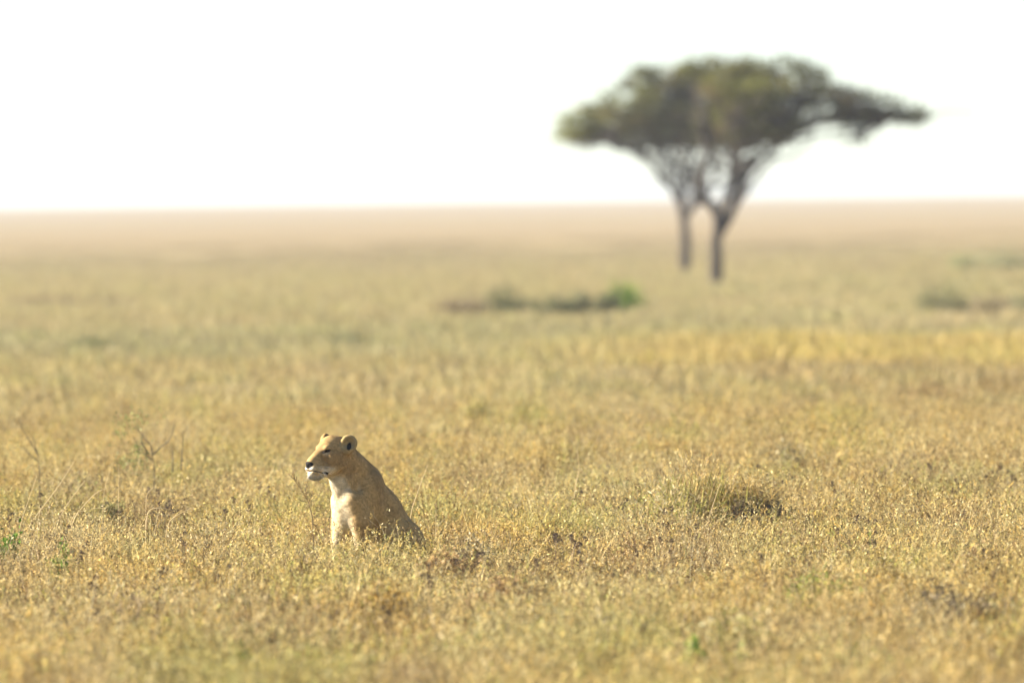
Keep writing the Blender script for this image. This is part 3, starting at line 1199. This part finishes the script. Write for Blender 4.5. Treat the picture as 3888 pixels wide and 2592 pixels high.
def coat(p, nrm):
    """coat colour: tawny above, cream below, white chin, black nose, lips and ear marks, painted shade in the ear hollows"""
    n = len(p)
    x, y, z = p[:, 0], p[:, 1], p[:, 2]
    ay = np.abs(y)
    tawny = np.array([0.485, 0.305, 0.118])
    dusk = np.array([0.29, 0.175, 0.068])
    cream = np.array([0.74, 0.60, 0.39])
    white = np.array([0.80, 0.76, 0.68])
    black = np.array([0.012, 0.009, 0.008])
    col = np.repeat(tawny[None], n, 0)
    zb = z
    z = z - HO[2]

    def mix(w, k):
        nonlocal col
        w = np.clip(w, 0, 1)[:, None]
        col = col * (1 - w) + np.asarray(k) * w
    f1 = fbm(x * 9 + y * 7 + 40, z * 9 + y * 5 + 40, 3)
    mix(sstep(0.42, 0.66, f1) * 0.65, dusk)
    spine = np.clip(nrm[:, 2] * 0.5 - nrm[:, 0] * 0.5, 0, 1)
    mix(spine * (1 - sstep(0.1, 0.2, x)) * (1 - sstep(0.02, 0.10, ay)) * 0.5, dusk)
    mix(sstep(0.05, 0.6, nrm[:, 0]) * (1 - sstep(0.08, 0.17, ay)) * sstep(0.14, 0.20, x) * (1 - sstep(.74, .84, z)) * 0.95, cream)
    mix(sstep(0.08, 0.01, np.abs(y)) * 0 + sstep(.5, .1, z) * sstep(.0, -.5, nrm[:, 1] * np.sign(y)) * .7, cream)
    head = sstep(.27, .33, x)
    # muzzle and chin
    mix(head * sstep(.42, .50, x) * sstep(.875, .845, z) * .22, cream)
    mix(head * sstep(.548, .568, x) * sstep(.875, .845, z), white)
    mix(head * sstep(.30, .42, x) * sstep(.80, .76, z), white)
    mix(head * sstep(.33, .40, x) * sstep(.87, .83, z) * sstep(.78, .80, z) * .6, cream)
    # pale patch below and beside the eye
    e = np.sqrt(((x - .455) / .03) ** 2 + ((z - .955) / .012) ** 2 + ((ay - .07) / .03) ** 2)
    mix(sstep(1.3, .6, e) * .25, cream)
    # dark tear line before the eye
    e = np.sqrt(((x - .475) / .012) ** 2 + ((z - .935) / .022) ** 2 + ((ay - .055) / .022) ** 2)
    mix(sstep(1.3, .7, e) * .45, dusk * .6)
    # speckles
    sp = vnoise(x * 130 + y * 90, z * 130 - y * 60, 5)
    mix(sstep(.80, .90, sp) * .40 * (1 - sstep(.6, .9, nrm[:, 0])), dusk * .45)
    # whisker rows
    for k, zz in enumerate((.872, .860, .848, .836)):
        row = np.exp(-((z - (zz - (x - .50) * 0.12)) / .0026) ** 2)
        dots = np.clip(np.sin(x * 420 + k * 1.7) + 0.35, 0, 1)
        mix(row * dots * sstep(.455, .475, x) * sstep(.548, .535, x) * sstep(.02, .035, ay) * .85, dusk * .35)
    # mouth
    zm = .817 + (x - .505) * 0.20
    lip = np.abs(z - zm) - (.0028 + .0090 * sstep(.495, .44, x))
    mix(sstep(.003, -.002, lip) * sstep(.422, .436, x) * sstep(.575, .55, x), black)
    # eye rim
    zs = z - .976 + (x - .446) * 0.32                  # slanted eye, inner corner lower
    e = np.sqrt(((x - .446) / .036) ** 2 + (zs / .0125) ** 2 + ((ay - .072) / .032) ** 2)
    mix(sstep(1.25, .9, e), black)
    e = np.sqrt(((x - .444) / .026) ** 2 + ((zs + .018) / .0045) ** 2 + ((ay - .072) / .03) ** 2)
    mix(sstep(1.3, .8, e) * .6, cream)
    # nose leather
    e = np.sqrt(((x - .562) / .036) ** 2 + (y / .047) ** 2 + ((z - .874) / .0285) ** 2)
    mix(sstep(1.12, .98, e), black)
    # ears
    for s in (1, -1):
        R = ear_frame(s)
        q = (p - HO - np.array(EAR_C[s])) @ R
        r = np.sqrt((q[:, 1] / .066) ** 2 + (q[:, 2] / .060) ** 2)
        ine = (r < 1.3) & (np.abs(q[:, 0]) < .05) & (y * s > .05)
        facing = nrm @ R[:, 0]
        inner = np.where(ine & (facing > .2), 1.0, 0.0)
        mix(inner * .75, np.array([0.42, 0.30, 0.13]))
        hole_shade = sstep(1.15, .85, np.sqrt(((q[:, 1] + .024) / .034) ** 2 + ((q[:, 2] + .006) / .018) ** 2))  # darkness of the ear hollow painted into the coat
        mix(inner * hole_shade, black * 1.3)
        back = np.where(ine & (facing < -.3), 1.0, 0.0)
        mix(back * sstep(-.02, .02, q[:, 1]) * .8, np.array([0.05, 0.035, 0.025]))
    g = vnoise(x * 85 + y * 60 + 9, z * 60 - y * 40, 12) * .6 + vnoise(x * 200 + y * 140, z * 160 + y * 90, 19) * .4
    return col * (0.9 + 0.2 * rng.random((n, 1))) * (0.66 + 0.68 * g)[:, None]


def lioness():
    V, F = surface_net(lion_sdf, (-.66, -.36, -.03), (.64, .46, 1.16), .0058)
    # rest on the ground
    e = 1e-3
    G = np.stack([lion_sdf(V + np.array(a) * e) - lion_sdf(V - np.array(a) * e)
                  for a in ((1, 0, 0), (0, 1, 0), (0, 0, 1))], 1)
    Nn = unit_rows(G)
    C = coat(V, Nn)
    m, nt, out = new_mat('lion_coat')
    N, L = nt.nodes, nt.links
    p = N.new('ShaderNodeBsdfPrincipled')
    p.inputs['Roughness'].default_value = 0.8
    p.inputs['Specular IOR Level'].default_value = 0.25
    a = N.new('ShaderNodeAttribute')
    a.attribute_name = 'col'
    L.new(a.outputs['Color'], p.inputs['Base Color'])
    L.new(p.outputs[0], out.inputs['Surface'])
    root = empty('lioness', LION, math.atan2(-0.59, -0.81))
    tag(root, 'tawny lioness sitting upright in dry grass, looking out to the left', 'lioness')
    me = mesh_np('body', V, F4=F, mat=m, smooth=True, attrs={'col': ('FLOAT_COLOR', rgba(C))})
    obj('body', me, root)
    # short fur: thin blades combed back and down along the coat
    nf = 110000
    w = np.linalg.norm(np.cross(V[F[:, 2]] - V[F[:, 0]], V[F[:, 3]] - V[F[:, 1]]), axis=1)
    w = w * np.where(V[F[:, 0], 2] > .12, 1, 0.1)
    fi = rng.choice(len(F), nf, p=w / w.sum())
    r1, r2 = rng.random((nf, 1)), rng.random((nf, 1))
    q = (V[F[fi, 0]] * (1 - r1) + V[F[fi, 1]] * r1) * (1 - r2) + (V[F[fi, 3]] * (1 - r1) + V[F[fi, 2]] * r1) * r2
    nn = unit_rows(Nn[F[fi, 0]])
    cc = C[F[fi, 0]]
    flow = np.tile(np.array([-0.5, 0, -0.85]), (nf, 1))
    hd = sstep(.28, .36, q[:, 0])[:, None]
    flow = flow * (1 - hd) + np.array([-1, 0, -0.25]) * hd
    flow = flow - nn * (flow * nn).sum(1)[:, None]
    flow = unit_rows(unit_rows(flow) + nn * 0.12 + rng.normal(0, .16, (nf, 3)))
    ln = 0.007 + 0.006 * rng.random(nf)
    x, y, z = (q - HO).T
    face = sstep(.36, .42, x) * sstep(.80, .84, z)
    ln = ln * (1 - 0.68 * face)
    ln = ln * (1 + 0.8 * sstep(.10, .2, x) * sstep(.85, .7, z) * sstep(.10, .03, np.abs(y)))     # chest
    dark = cc.mean(1) < .05
    ln = np.where(dark, .002, ln)
    ear = (np.abs(y) > .085) & (z > 1.0)
    ln = np.where(ear & ~dark, .012, ln)
    # beard under the chin
    beard = (x > .455) & (z < .792)
    ln = np.where(beard, .010 + .016 * rng.random(nf), ln)
    flow = np.where(beard[:, None], unit_rows(np.array([[0.30, 0, -1.0]]) + nn * .45 + rng.normal(0, .14, (nf, 3))), flow)
    side = unit_rows(np.cross(flow, nn + rng.normal(0, .4, (nf, 3))))
    wd = 0.0008 + 0.0006 * rng.random((nf, 1))
    b0 = q - nn * .001
    mid = b0 + flow * ln[:, None] * .55
    tip = b0 + flow * ln[:, None] + np.array([0, 0, -0.12]) * ln[:, None]
    HV = np.stack([b0 - side * wd, b0 + side * wd, mid + side * wd * .7, tip, mid - side * wd * .7], 1).reshape(-1, 3)
    bi = np.arange(nf) * 5
    F4 = np.stack([bi, bi + 1, bi + 2, bi + 4], 1)
    F3 = np.stack([bi + 4, bi + 2, bi + 3], 1)
    cc = np.where(beard[:, None], np.array([[0.82, 0.79, 0.72]]), cc)
    hc = cc * (0.75 + 0.55 * rng.random((nf, 1)))
    hm = foliage_mat('lion_fur', attr='col', atype='GEOMETRY', tint=None, transl=0.12, gloss=0.0, normal='skin_normal')
    obj('fur', mesh_np('fur', HV, F3, F4, hm, attrs={'col': ('FLOAT_COLOR', rgba(np.repeat(hc, 5, 0))),
                                                   'skin_normal': ('FLOAT_VECTOR', np.repeat(unit_rows(nn + flow * .25), 5, 0))}), root)
    # eyes, half closed
    em = rough_mat('eye_amber', (0.02, 0.012, 0.005), (0.07, 0.04, 0.012), 60, rough=0.12, bump=0)
    for s in (1, -1):
        n1, n2 = 16, 10
        vv = [(0.0125 * math.sin(math.pi * j / n2) * math.cos(6.28318 * i / n1), 0.010 * math.sin(math.pi * j / n2) * math.sin(6.28318 * i / n1),
               0.0072 * math.cos(math.pi * j / n2)) for j in range(n2 + 1) for i in range(n1)]
        ff = [(j * n1 + i, j * n1 + (i + 1) % n1, (j + 1) * n1 + (i + 1) % n1, (j + 1) * n1 + i) for j in range(n2) for i in range(n1)]
        obj('eye', mesh_np('eye', np.array(vv), F4=np.array(ff), mat=em, smooth=True), root, (.449, s * .0635, .9745 + HO[2]))
    # whiskers
    for s in (1, -1):
        for i in range(8):
            wb = Blades()
            p0 = np.array([random.uniform(.49, .53), s * random.uniform(.054, .062), random.uniform(.832, .864)]) + HO
            dd = unit((random.uniform(-.9, .1), s * random.uniform(.5, 1.0), random.uniform(-.9, .0)))
            L_ = random.uniform(.08, .14)
            wb.tube([p0, p0 + dd * L_ * .5 + np.array([0, 0, -.004]), p0 + dd * L_ + np.array([0, 0, -.02])],
                    .0009, .0003, (0.75, 0.72, 0.66), 4)
            obj('whisker', wb.mesh('whisker', M_PLANT, 'col'), root)


lioness()

# ------------------------------------------------------------------ dried weeds with dark seed heads
DARK = (0.085, 0.060, 0.044)
TAN = (0.30, 0.215, 0.12)


def burr_mesh(i):
    b = Blades()
    for _ in range(40):
        d = unit(rng.normal(0, 1, 3) + np.array([0, 0, .35]))
        o = d * random.uniform(.004, .011)
        t = np.array(DARK) * random.uniform(.6, 1.9)
        b.leaf(o, d, unit(np.cross(d, rng.normal(0, 1, 3))), random.uniform(.010, .020), random.uniform(.006, .010), tuple(t))
    return b.mesh('seed_head', M_PLANT, 'col')


def weed_stem_mesh(i, H, tips):
    b = Blades()
    for q in tips:
        mid = np.array(q) * np.array([.35, .35, .55])
        b.tube([(0, 0, -.03), mid, np.array(q)], .0028, .0016, TAN, 4)
    for _ in range(12):
        t = random.random()
        q = np.array(random.choice(tips)) * np.array([.6 * t, .6 * t, t])
        d = unit((random.gauss(0, 1), random.gauss(0, 1), .7))
        b.leaf(q, d, unit(np.cross(d, (0.3, 1, .2))), random.uniform(.02, .045), .006, tuple(np.array(TAN) * random.uniform(.6, 1.3)))
    return b.mesh('stem', M_PLANT, 'col')


BURRS = [burr_mesh(i) for i in range(4)]
WEEDS = []
for i in range(6):
    tips = [(0, 0, .34)] + [(random.gauss(0, .05), random.gauss(0, .05), random.uniform(.24, .33)) for _ in range(i % 4)]
    WEEDS.append((weed_stem_mesh(i, .34, tips), tips))


def weed(px, py, label, group):
    d = ground_depth(px, py, 0.42)
    q = at(px, py, d)
    root = empty('dried_weed', (q.x, q.y, float(gz([q.x], [q.y])[0])), random.uniform(0, 6.28))
    tag(root, label, 'weed', group)
    k = q.z - root.location.z
    me, tips = random.choice(WEEDS)
    st = obj('stem', me, root)
    st.scale = (1, 1, k / .34)
    for t in tips:
        h = obj('seed_head', random.choice(BURRS), root, (t[0], t[1], t[2] * k / .34))
        f = random.uniform(.65, 1.3)
        h.scale = (f, f, f)
        h.rotation_euler = (random.uniform(-.5, .5), random.uniform(-.5, .5), random.uniform(0, 6))


Z5 = [(1300, 880), (1375, 865), (1345, 910), (1890, 840), (2010, 865), (1830, 940), (1750, 715), (2110, 715), (2175, 745),
      (865, 875), (965, 955), (1280, 780), (70, 930), (830, 1105), (590, 1280), (655, 1290), (710, 1200), (850, 1280),
      (1340, 1415), (1860, 1385), (1775, 1470), (780, 1480), (740, 1540), (1500, 1120), (1205, 760), (1860, 675),
      (1500, 850), (40, 690), (330, 810), (560, 1070)]
Z4 = [(650, 700), (545, 685), (1000, 785), (1065, 775), (985, 915), (1225, 970), (1280, 935), (160, 1030), (20, 1020),
      (285, 1050), (730, 1100), (1060, 1060), (1050, 1165), (235, 1180), (900, 1330), (560, 1335), (2100, 430), (1835, 400),
      (2050, 540), (495, 400), (245, 640), (950, 1045), (1850, 1195), (2100, 1185), (2305, 1175), (1895, 1460), (300, 1455)]
Z6 = [(780, 395), (840, 525), (955, 480), (1090, 555), (1100, 575), (915, 610), (1265, 520), (1310, 495), (1355, 515),
      (765, 630), (605, 740), (635, 745), (525, 790), (655, 870), (555, 860), (690, 760), (1135, 715), (1190, 830),
      (1275, 1025), (1320, 370), (690, 820), (470, 575)]
Z8 = [(1320, 330), (1440, 365), (1490, 355), (1000, 470), (1015, 580), (2140, 200), (2280, 210), (1710, 450), (1965, 420),
      (180, 885), (215, 490), (2120, 870), (600, 845)]
spots = [(x / 2.138, 1500 + y / 2.138) for x, y in Z5] + [(2100 + x / 2.352, 1600 + y / 2.352) for x, y in Z4]
spots += [(2800 + x / 1.315, 1400 + y / 1.315) for x, y in Z6] + [(1200 + x / 2.352, 1950 + y / 2.352) for x, y in Z8]
for (px, py) in spots:
    if py > 2110:
        weed(px, py, 'dried weed with dark seed heads, blurred in the near foreground', 'dried weeds blurred in the foreground')
    elif px < 1250:
        weed(px, py, 'dried weed with dark seed heads in the grass left of the lioness', 'dried weeds left of the lioness')
    elif px < 2800:
        weed(px, py, 'dried weed with dark seed heads between the lioness and the mound', 'dried weeds between lioness and mound')
    else:
        weed(px, py, 'dried weed with dark seed heads in the grass right of the mound', 'dried weeds right of the mound')

# ------------------------------------------------------------------ tall single grass stalks
STRAW = (0.74, 0.60, 0.36)
z5 = lambda x, y: (x / 2.138, 1500 + y / 2.138)
z1 = lambda x, y: (1080 + x / 3.015, 1600 + y / 3.015)
z4 = lambda x, y: (2100 + x / 2.352, 1600 + y / 2.352)
for (pts, d, w, lb) in (
        ([z5(200, 1100), z5(330, 930), z5(480, 735), z5(600, 540)], 92.0, .007, 'longest leaning straw stalk at the far left'),
        ([z5(150, 1080), z5(215, 900), z5(300, 650)], 91.5, .006, 'upright straw stalk at the left of the longest leaning one'),
        ([z5(440, 1060), z5(560, 860), z5(690, 690)], 92.5, .006, 'straw stalk leaning right beside the longest one'),
        ([z5(560, 1040), z5(700, 870), z5(790, 780), z5(870, 755)], 91.0, .007, 'straw stalk arching over to the right at the left'),
        ([z5(560, 960), z5(690, 935), z5(780, 912), z5(850, 915)], 90.5, .006, 'nearly flat arched straw stalk at the left'),
        ([z5(1180, 950), z5(1240, 918), z5(1320, 910), z5(1420, 945)], 90.5, .008, 'low bent straw stalk midway between left edge and lioness'),
        ([z5(1340, 1030), z5(1450, 965), z5(1560, 910)], 90.0, .006, 'straight straw stalk leaning low to the right'),
        ([z5(1180, 830), z5(1205, 780), z5(1250, 745)], 95.0, .006, 'short straw stalk behind the weeds left of the lioness'),
        ([z5(960, 900), z5(962, 700), z5(965, 560)], 93.5, .004, 'thin upright straw stalk in the grass at the left'),
        ([z5(830, 900), z5(850, 740), z5(900, 580)], 93.5, .004, 'thin straw stalk leaning slightly right at the left'),
        ([z1(1430, 1080), z1(1500, 880), z1(1570, 680), z1(1640, 495)], 90.2, .006, 'tall thin straw stalk standing just behind the lioness'),
        ([z1(1310, 1300), z1(1285, 1200), z1(1255, 1105)], 88.6, .004, 'thin stalk standing against the haunch of the lioness'),
        ([z1(1730, 1150), z1(1738, 1000), z1(1732, 880)], 90.6, .004, 'thin upright stalk right of the lioness'),
        ([z4(1360, 980), z4(1420, 770), z4(1490, 560)], 94.0, .009, 'thick pale stalk leaning before the mound'),
        ([z4(1370, 1000), z4(1480, 880), z4(1560, 815), z4(1600, 830)], 94.0, .008, 'pale stalk arching to the right before the mound'),
        ([z4(1660, 930), z4(1740, 870), z4(1830, 840)], 94.2, .007, 'pale stalk lying low to the right of the mound'),
        ([z4(185, 690), z4(205, 540), z4(235, 430), z4(225, 330), z4(213, 258)], 97.0, .006, 'brown twig-like stalk upright between lioness and mound'),
        ([z5(300, 1010), z5(345, 900), z5(240, 875)], 91.0, .006, 'broken straw stalk folded over at the left')):
    P3 = [at(px, py, d) for px, py in pts]
    base = Vector((P3[0].x, P3[0].y, float(gz([P3[0].x], [P3[0].y])[0])))
    Q = [np.array([0, 0, -.02])] + [np.array(p - base) + np.array([0, random.uniform(-.03, .03), 0]) for p in P3]
    b = Blades()
    sp = [Q[0]]
    for i in range(len(Q) - 1):
        for t in (.33, .66, 1.0):
            sp.append(Q[i] * (1 - t) + Q[i + 1] * t)
    for _ in range(2):
        sp = [sp[0]] + [(sp[i - 1] + 2 * sp[i] + sp[i + 1]) / 4 for i in range(1, len(sp) - 1)] + [sp[-1]]
    b.tube(sp, w * .6, w * .3, STRAW, 5)
    o = obj('grass_stalk', b.mesh('grass_stalk', M_PLANT, 'col', smooth=True), loc=base)
    tag(o, lb, 'stalk', 'tall dry grass stalks')


# ------------------------------------------------------------------ twiggy plants
def twiggy(name, label, cat, base_xy, d, branches, leaf_spots, colr, r0, leafcol, leaf_n=22, leaf_l=.03, spread=.05):
    base = at(*base_xy, d)
    base.z = float(gz([base.x], [base.y])[0])
    root = empty(name, base)
    tag(root, label, cat)
    for k, br in enumerate(branches):
        b = Blades()
        Q = [np.array(at(px, py, d) - base) + np.array([0, random.uniform(-.06, .06), 0]) for px, py in br]
        if k == 0:
            Q[0] = np.array([0, 0, -.03])
        b.tube(Q, r0 * (1 if k == 0 else .75), r0 * .35, colr, 6)
        obj('stem' if k == 0 else 'branch', b.mesh('branch', M_PLANT, 'col', smooth=True), root)
    b = Blades()
    for (px, py, n_) in leaf_spots:
        c = np.array(at(px, py, d) - base)
        for _ in range(int(leaf_n * n_)):
            q = c + rng.normal(0, spread, 3)
            dd = unit(rng.normal(0, 1, 3) + np.array([0, 0, .5]))
            b.leaf(q, dd, unit(np.cross(dd, rng.normal(0, 1, 3))), leaf_l * random.uniform(.6, 1.4), leaf_l * .38,
                   tuple(np.array(leafcol) * random.uniform(.6, 1.4)))
    obj('leaves', b.mesh('leaves', M_PLANT, 'col'), root)


GREY = (0.25, 0.205, 0.125)
twiggy('bare_sapling', 'bare forked sapling with a few green leaves in the grass at the left', 'sapling', z5(1245, 760), 104.0,
       [[z5(1245, 760), z5(1250, 620), z5(1238, 490)],
        [z5(1238, 490), z5(1225, 410), z5(1150, 320), z5(1085, 250)],
        [z5(1245, 480), z5(1300, 425), z5(1370, 370), z5(1400, 310), z5(1415, 240)],
        [z5(1245, 530), z5(1180, 485), z5(1120, 420), z5(1090, 340)],
        [z5(1400, 620), z5(1405, 520), z5(1400, 430)],
        [z5(1470, 600), z5(1478, 440), z5(1490, 285)],
        [z5(1200, 480), z5(1150, 380), z5(1160, 300)]],
       [(*z5(1000, 540), 2), (*z5(1120, 560), 2.4), (*z5(1110, 190), 2), (*z5(1000, 215), 1.4), (*z5(980, 330), 1.2), (*z5(1110, 450), 2),
        (*z5(1150, 420), 1), (*z5(1270, 140), .6)], GREY, .010, (0.27, 0.29, 0.10), leaf_n=26, leaf_l=.035, spread=.045)
twiggy('bare_sapling', 'thin bare sapling bending left near the left edge', 'sapling', z5(325, 760), 104.0,
       [[z5(325, 760), z5(320, 620), z5(312, 490)], [z5(312, 490), z5(260, 400), z5(200, 310), z5(150, 200)],
        [z5(315, 540), z5(240, 480), z5(190, 420)], [z5(300, 470), z5(290, 430), z5(265, 330)]],
       [(*z5(150, 220), 1), (*z5(200, 320), .8), (*z5(190, 430), .8), (*z5(320, 660), 1)], GREY, .008, (0.30, 0.24, 0.12))
twiggy('dry_flower_stalk', 'dry branching flower stalk rising in front of the chest of the lioness', 'stalk', z1(345, 1330), 88.2,
       [[z1(345, 1330), z1(320, 1090), z1(275, 930), z1(200, 790), z1(120, 680), z1(85, 570)],
        [z1(120, 680), z1(110, 600), z1(90, 530)], [z1(110, 660), z1(60, 610), z1(40, 590)],
        [z1(275, 930), z1(310, 840), z1(320, 790)], [z1(260, 900), z1(240, 780), z1(262, 690)],
        [z1(250, 920), z1(200, 905), z1(150, 880)], [z1(200, 790), z1(180, 740), z1(160, 690)],
        [z1(130, 690), z1(140, 640), z1(145, 610)]],
       [(*z1(100, 560), .8), (*z1(120, 620), 1), (*z1(60, 600), .5), (*z1(260, 720), .8), (*z1(240, 800), .8), (*z1(320, 810), .9),
        (*z1(270, 890), 1), (*z1(165, 700), .6), (*z1(290, 930), .9)], (0.24, 0.165, 0.08), .0045, (0.45, 0.33, 0.15), leaf_n=16, leaf_l=.022,
       spread=.022)
twiggy('dry_twig', 'forked dry twigs in the grass right before the lioness', 'twig', z1(1180, 1480), 88.3,
       [[z1(1180, 1480), z1(1150, 1300), z1(1100, 1180), z1(1030, 1080), z1(1010, 1010)], [z1(1050, 1110), z1(1010, 1065), z1(985, 1035)],
        [z1(1130, 1260), z1(1060, 1200), z1(950, 1110), z1(945, 1065)], [z1(960, 1115), z1(935, 1100), z1(915, 1100)],
        [z1(1150, 1330), z1(1160, 1220), z1(1160, 1150)], [z1(1180, 1400), z1(1100, 1390), z1(1000, 1320), z1(940, 1250)],
        [z1(1190, 1440), z1(1250, 1370), z1(1300, 1330)], [z1(1170, 1420), z1(1010, 1400), z1(960, 1440)]],
       [(*z1(1130, 1290), .8), (*z1(1180, 1220), .9), (*z1(1220, 1290), .8)], (0.40, 0.31, 0.18), .004, (0.36, 0.29, 0.13), leaf_n=24, leaf_l=.03)

# ------------------------------------------------------------------ low bushes in the near grass
GOLD = (0.42, 0.285, 0.085)
RUST = (0.34, 0.22, 0.095)
PALE = (0.40, 0.32, 0.17)
LIME = (0.26, 0.30, 0.065)
GRN = (0.14, 0.235, 0.035)
for (px, py, w, h, c, lb) in (
        (1015, 1372, .50, .36, RUST, 'rust-brown low bush just right of and before the lioness'),
        (1085, 1352, .34, .36, PALE, 'tan weedy bush with dark tips, right of the rust-brown one'),
        (880, 1490, .46, .38, GOLD, 'golden blurred bush in the foreground below the lioness'),
        (1165, 1460, .55, .33, RUST, 'brownish blurred bush in the foreground, right of the golden one'),
        (2185, 1500, .75, .36, (0.20, 0.155, 0.10), 'wide grey-brown bush blurred in the right foreground'),
        (1890, 1450, .55, .36, LIME, 'yellow-green blurred bush in the right foreground'),
        (2030, 1440, .46, .36, GOLD, 'golden blurred bush between the yellow-green and grey-brown ones'),
        (12, 1345, .26, .46, GRN, 'fresh green plant cut by the left edge'),
        (142, 1390, .18, .42, (0.19, 0.27, 0.055), 'fresh green plant a little right of the left edge'),
        (1598, 1610, .16, .30, (0.18, 0.34, 0.04), 'bright green sprout at the bottom right of centre'),
        (1700, 1600, .18, .24, (0.17, 0.30, 0.04), 'second bright green sprout at the bottom, farther right'),
        (545, 1590, .16, .22, (0.22, 0.30, 0.06), 'small green sprout at the bottom left of centre'),
        (1440, 1545, .55, .32, PALE, 'pale blurred bush in the foreground under the mound'),
        (300, 1500, .55, .33, (0.30, 0.22, 0.12), 'brown blurred bush in the left foreground'),
        (620, 1570, .50, .34, (0.42, 0.33, 0.15), 'pale golden blurred bush at the bottom left'),
        (1480, 1330, .40, .33, RUST, 'small brown bush below the mound'),
        (1700, 1590, .60, .38, (0.38, 0.34, 0.11), 'yellowish blurred bush at the bottom under the bright sprouts'),
        (2260, 1380, .42, .34, (0.34, 0.235, 0.11), 'brown bush near the right edge above the grey-brown one'),
        (2120, 960, 1.0, .45, (0.30, 0.20, 0.09), 'brown low scrub in the middle distance at the right'),
        (2320, 950, 1.0, .55, (0.34, 0.23, 0.09), 'rusty low scrub in the middle distance at the right edge'),
        (255, 1250, .3, .36, (0.34, 0.30, 0.12), 'small olive bush in the sharp grass at the left'),
        (1100, 1010, .5, .40, (0.42, 0.37, 0.12), 'yellow-green low bush in the blurred grass right of the head of the lioness'),
        (1810, 1130, .45, .40, (0.36, 0.30, 0.16), 'tan weedy bush right behind the mound')):
    shrub('low_bush', lb, px, py, None, w, h * 1.25, c, 'bush', 'low bushes in the near grass', n=int(500 + 2600 * w), leaf=.035, stems=18)


# ------------------------------------------------------------------ the air
def haze():
    x0, x1, y0, y1, z0, z1_ = -5200, 5200, -500, 7400, -1.3, 11.0
    V = [(x, y, z) for z in (z0, z1_) for y in (y0, y1) for x in (x0, x1)]
    F = [(0, 2, 3, 1), (4, 5, 7, 6), (0, 1, 5, 4), (2, 6, 7, 3), (0, 4, 6, 2), (1, 3, 7, 5)]
    m, nt, out = new_mat('dusty_air')
    v = nt.nodes.new('ShaderNodeVolumePrincipled')
    v.inputs['Color'].default_value = (0.90, 0.93, 1.0, 1)
    v.inputs['Density'].default_value = 0.00014
    v.inputs['Anisotropy'].default_value = 0.2
    nt.links.new(v.outputs[0], out.inputs['Volume'])
    tag(obj('haze', mesh_np('haze', np.array(V, float), F4=np.array(F), mat=m)), 'thin dusty air over the whole plain', 'haze', kind='stuff')


haze()
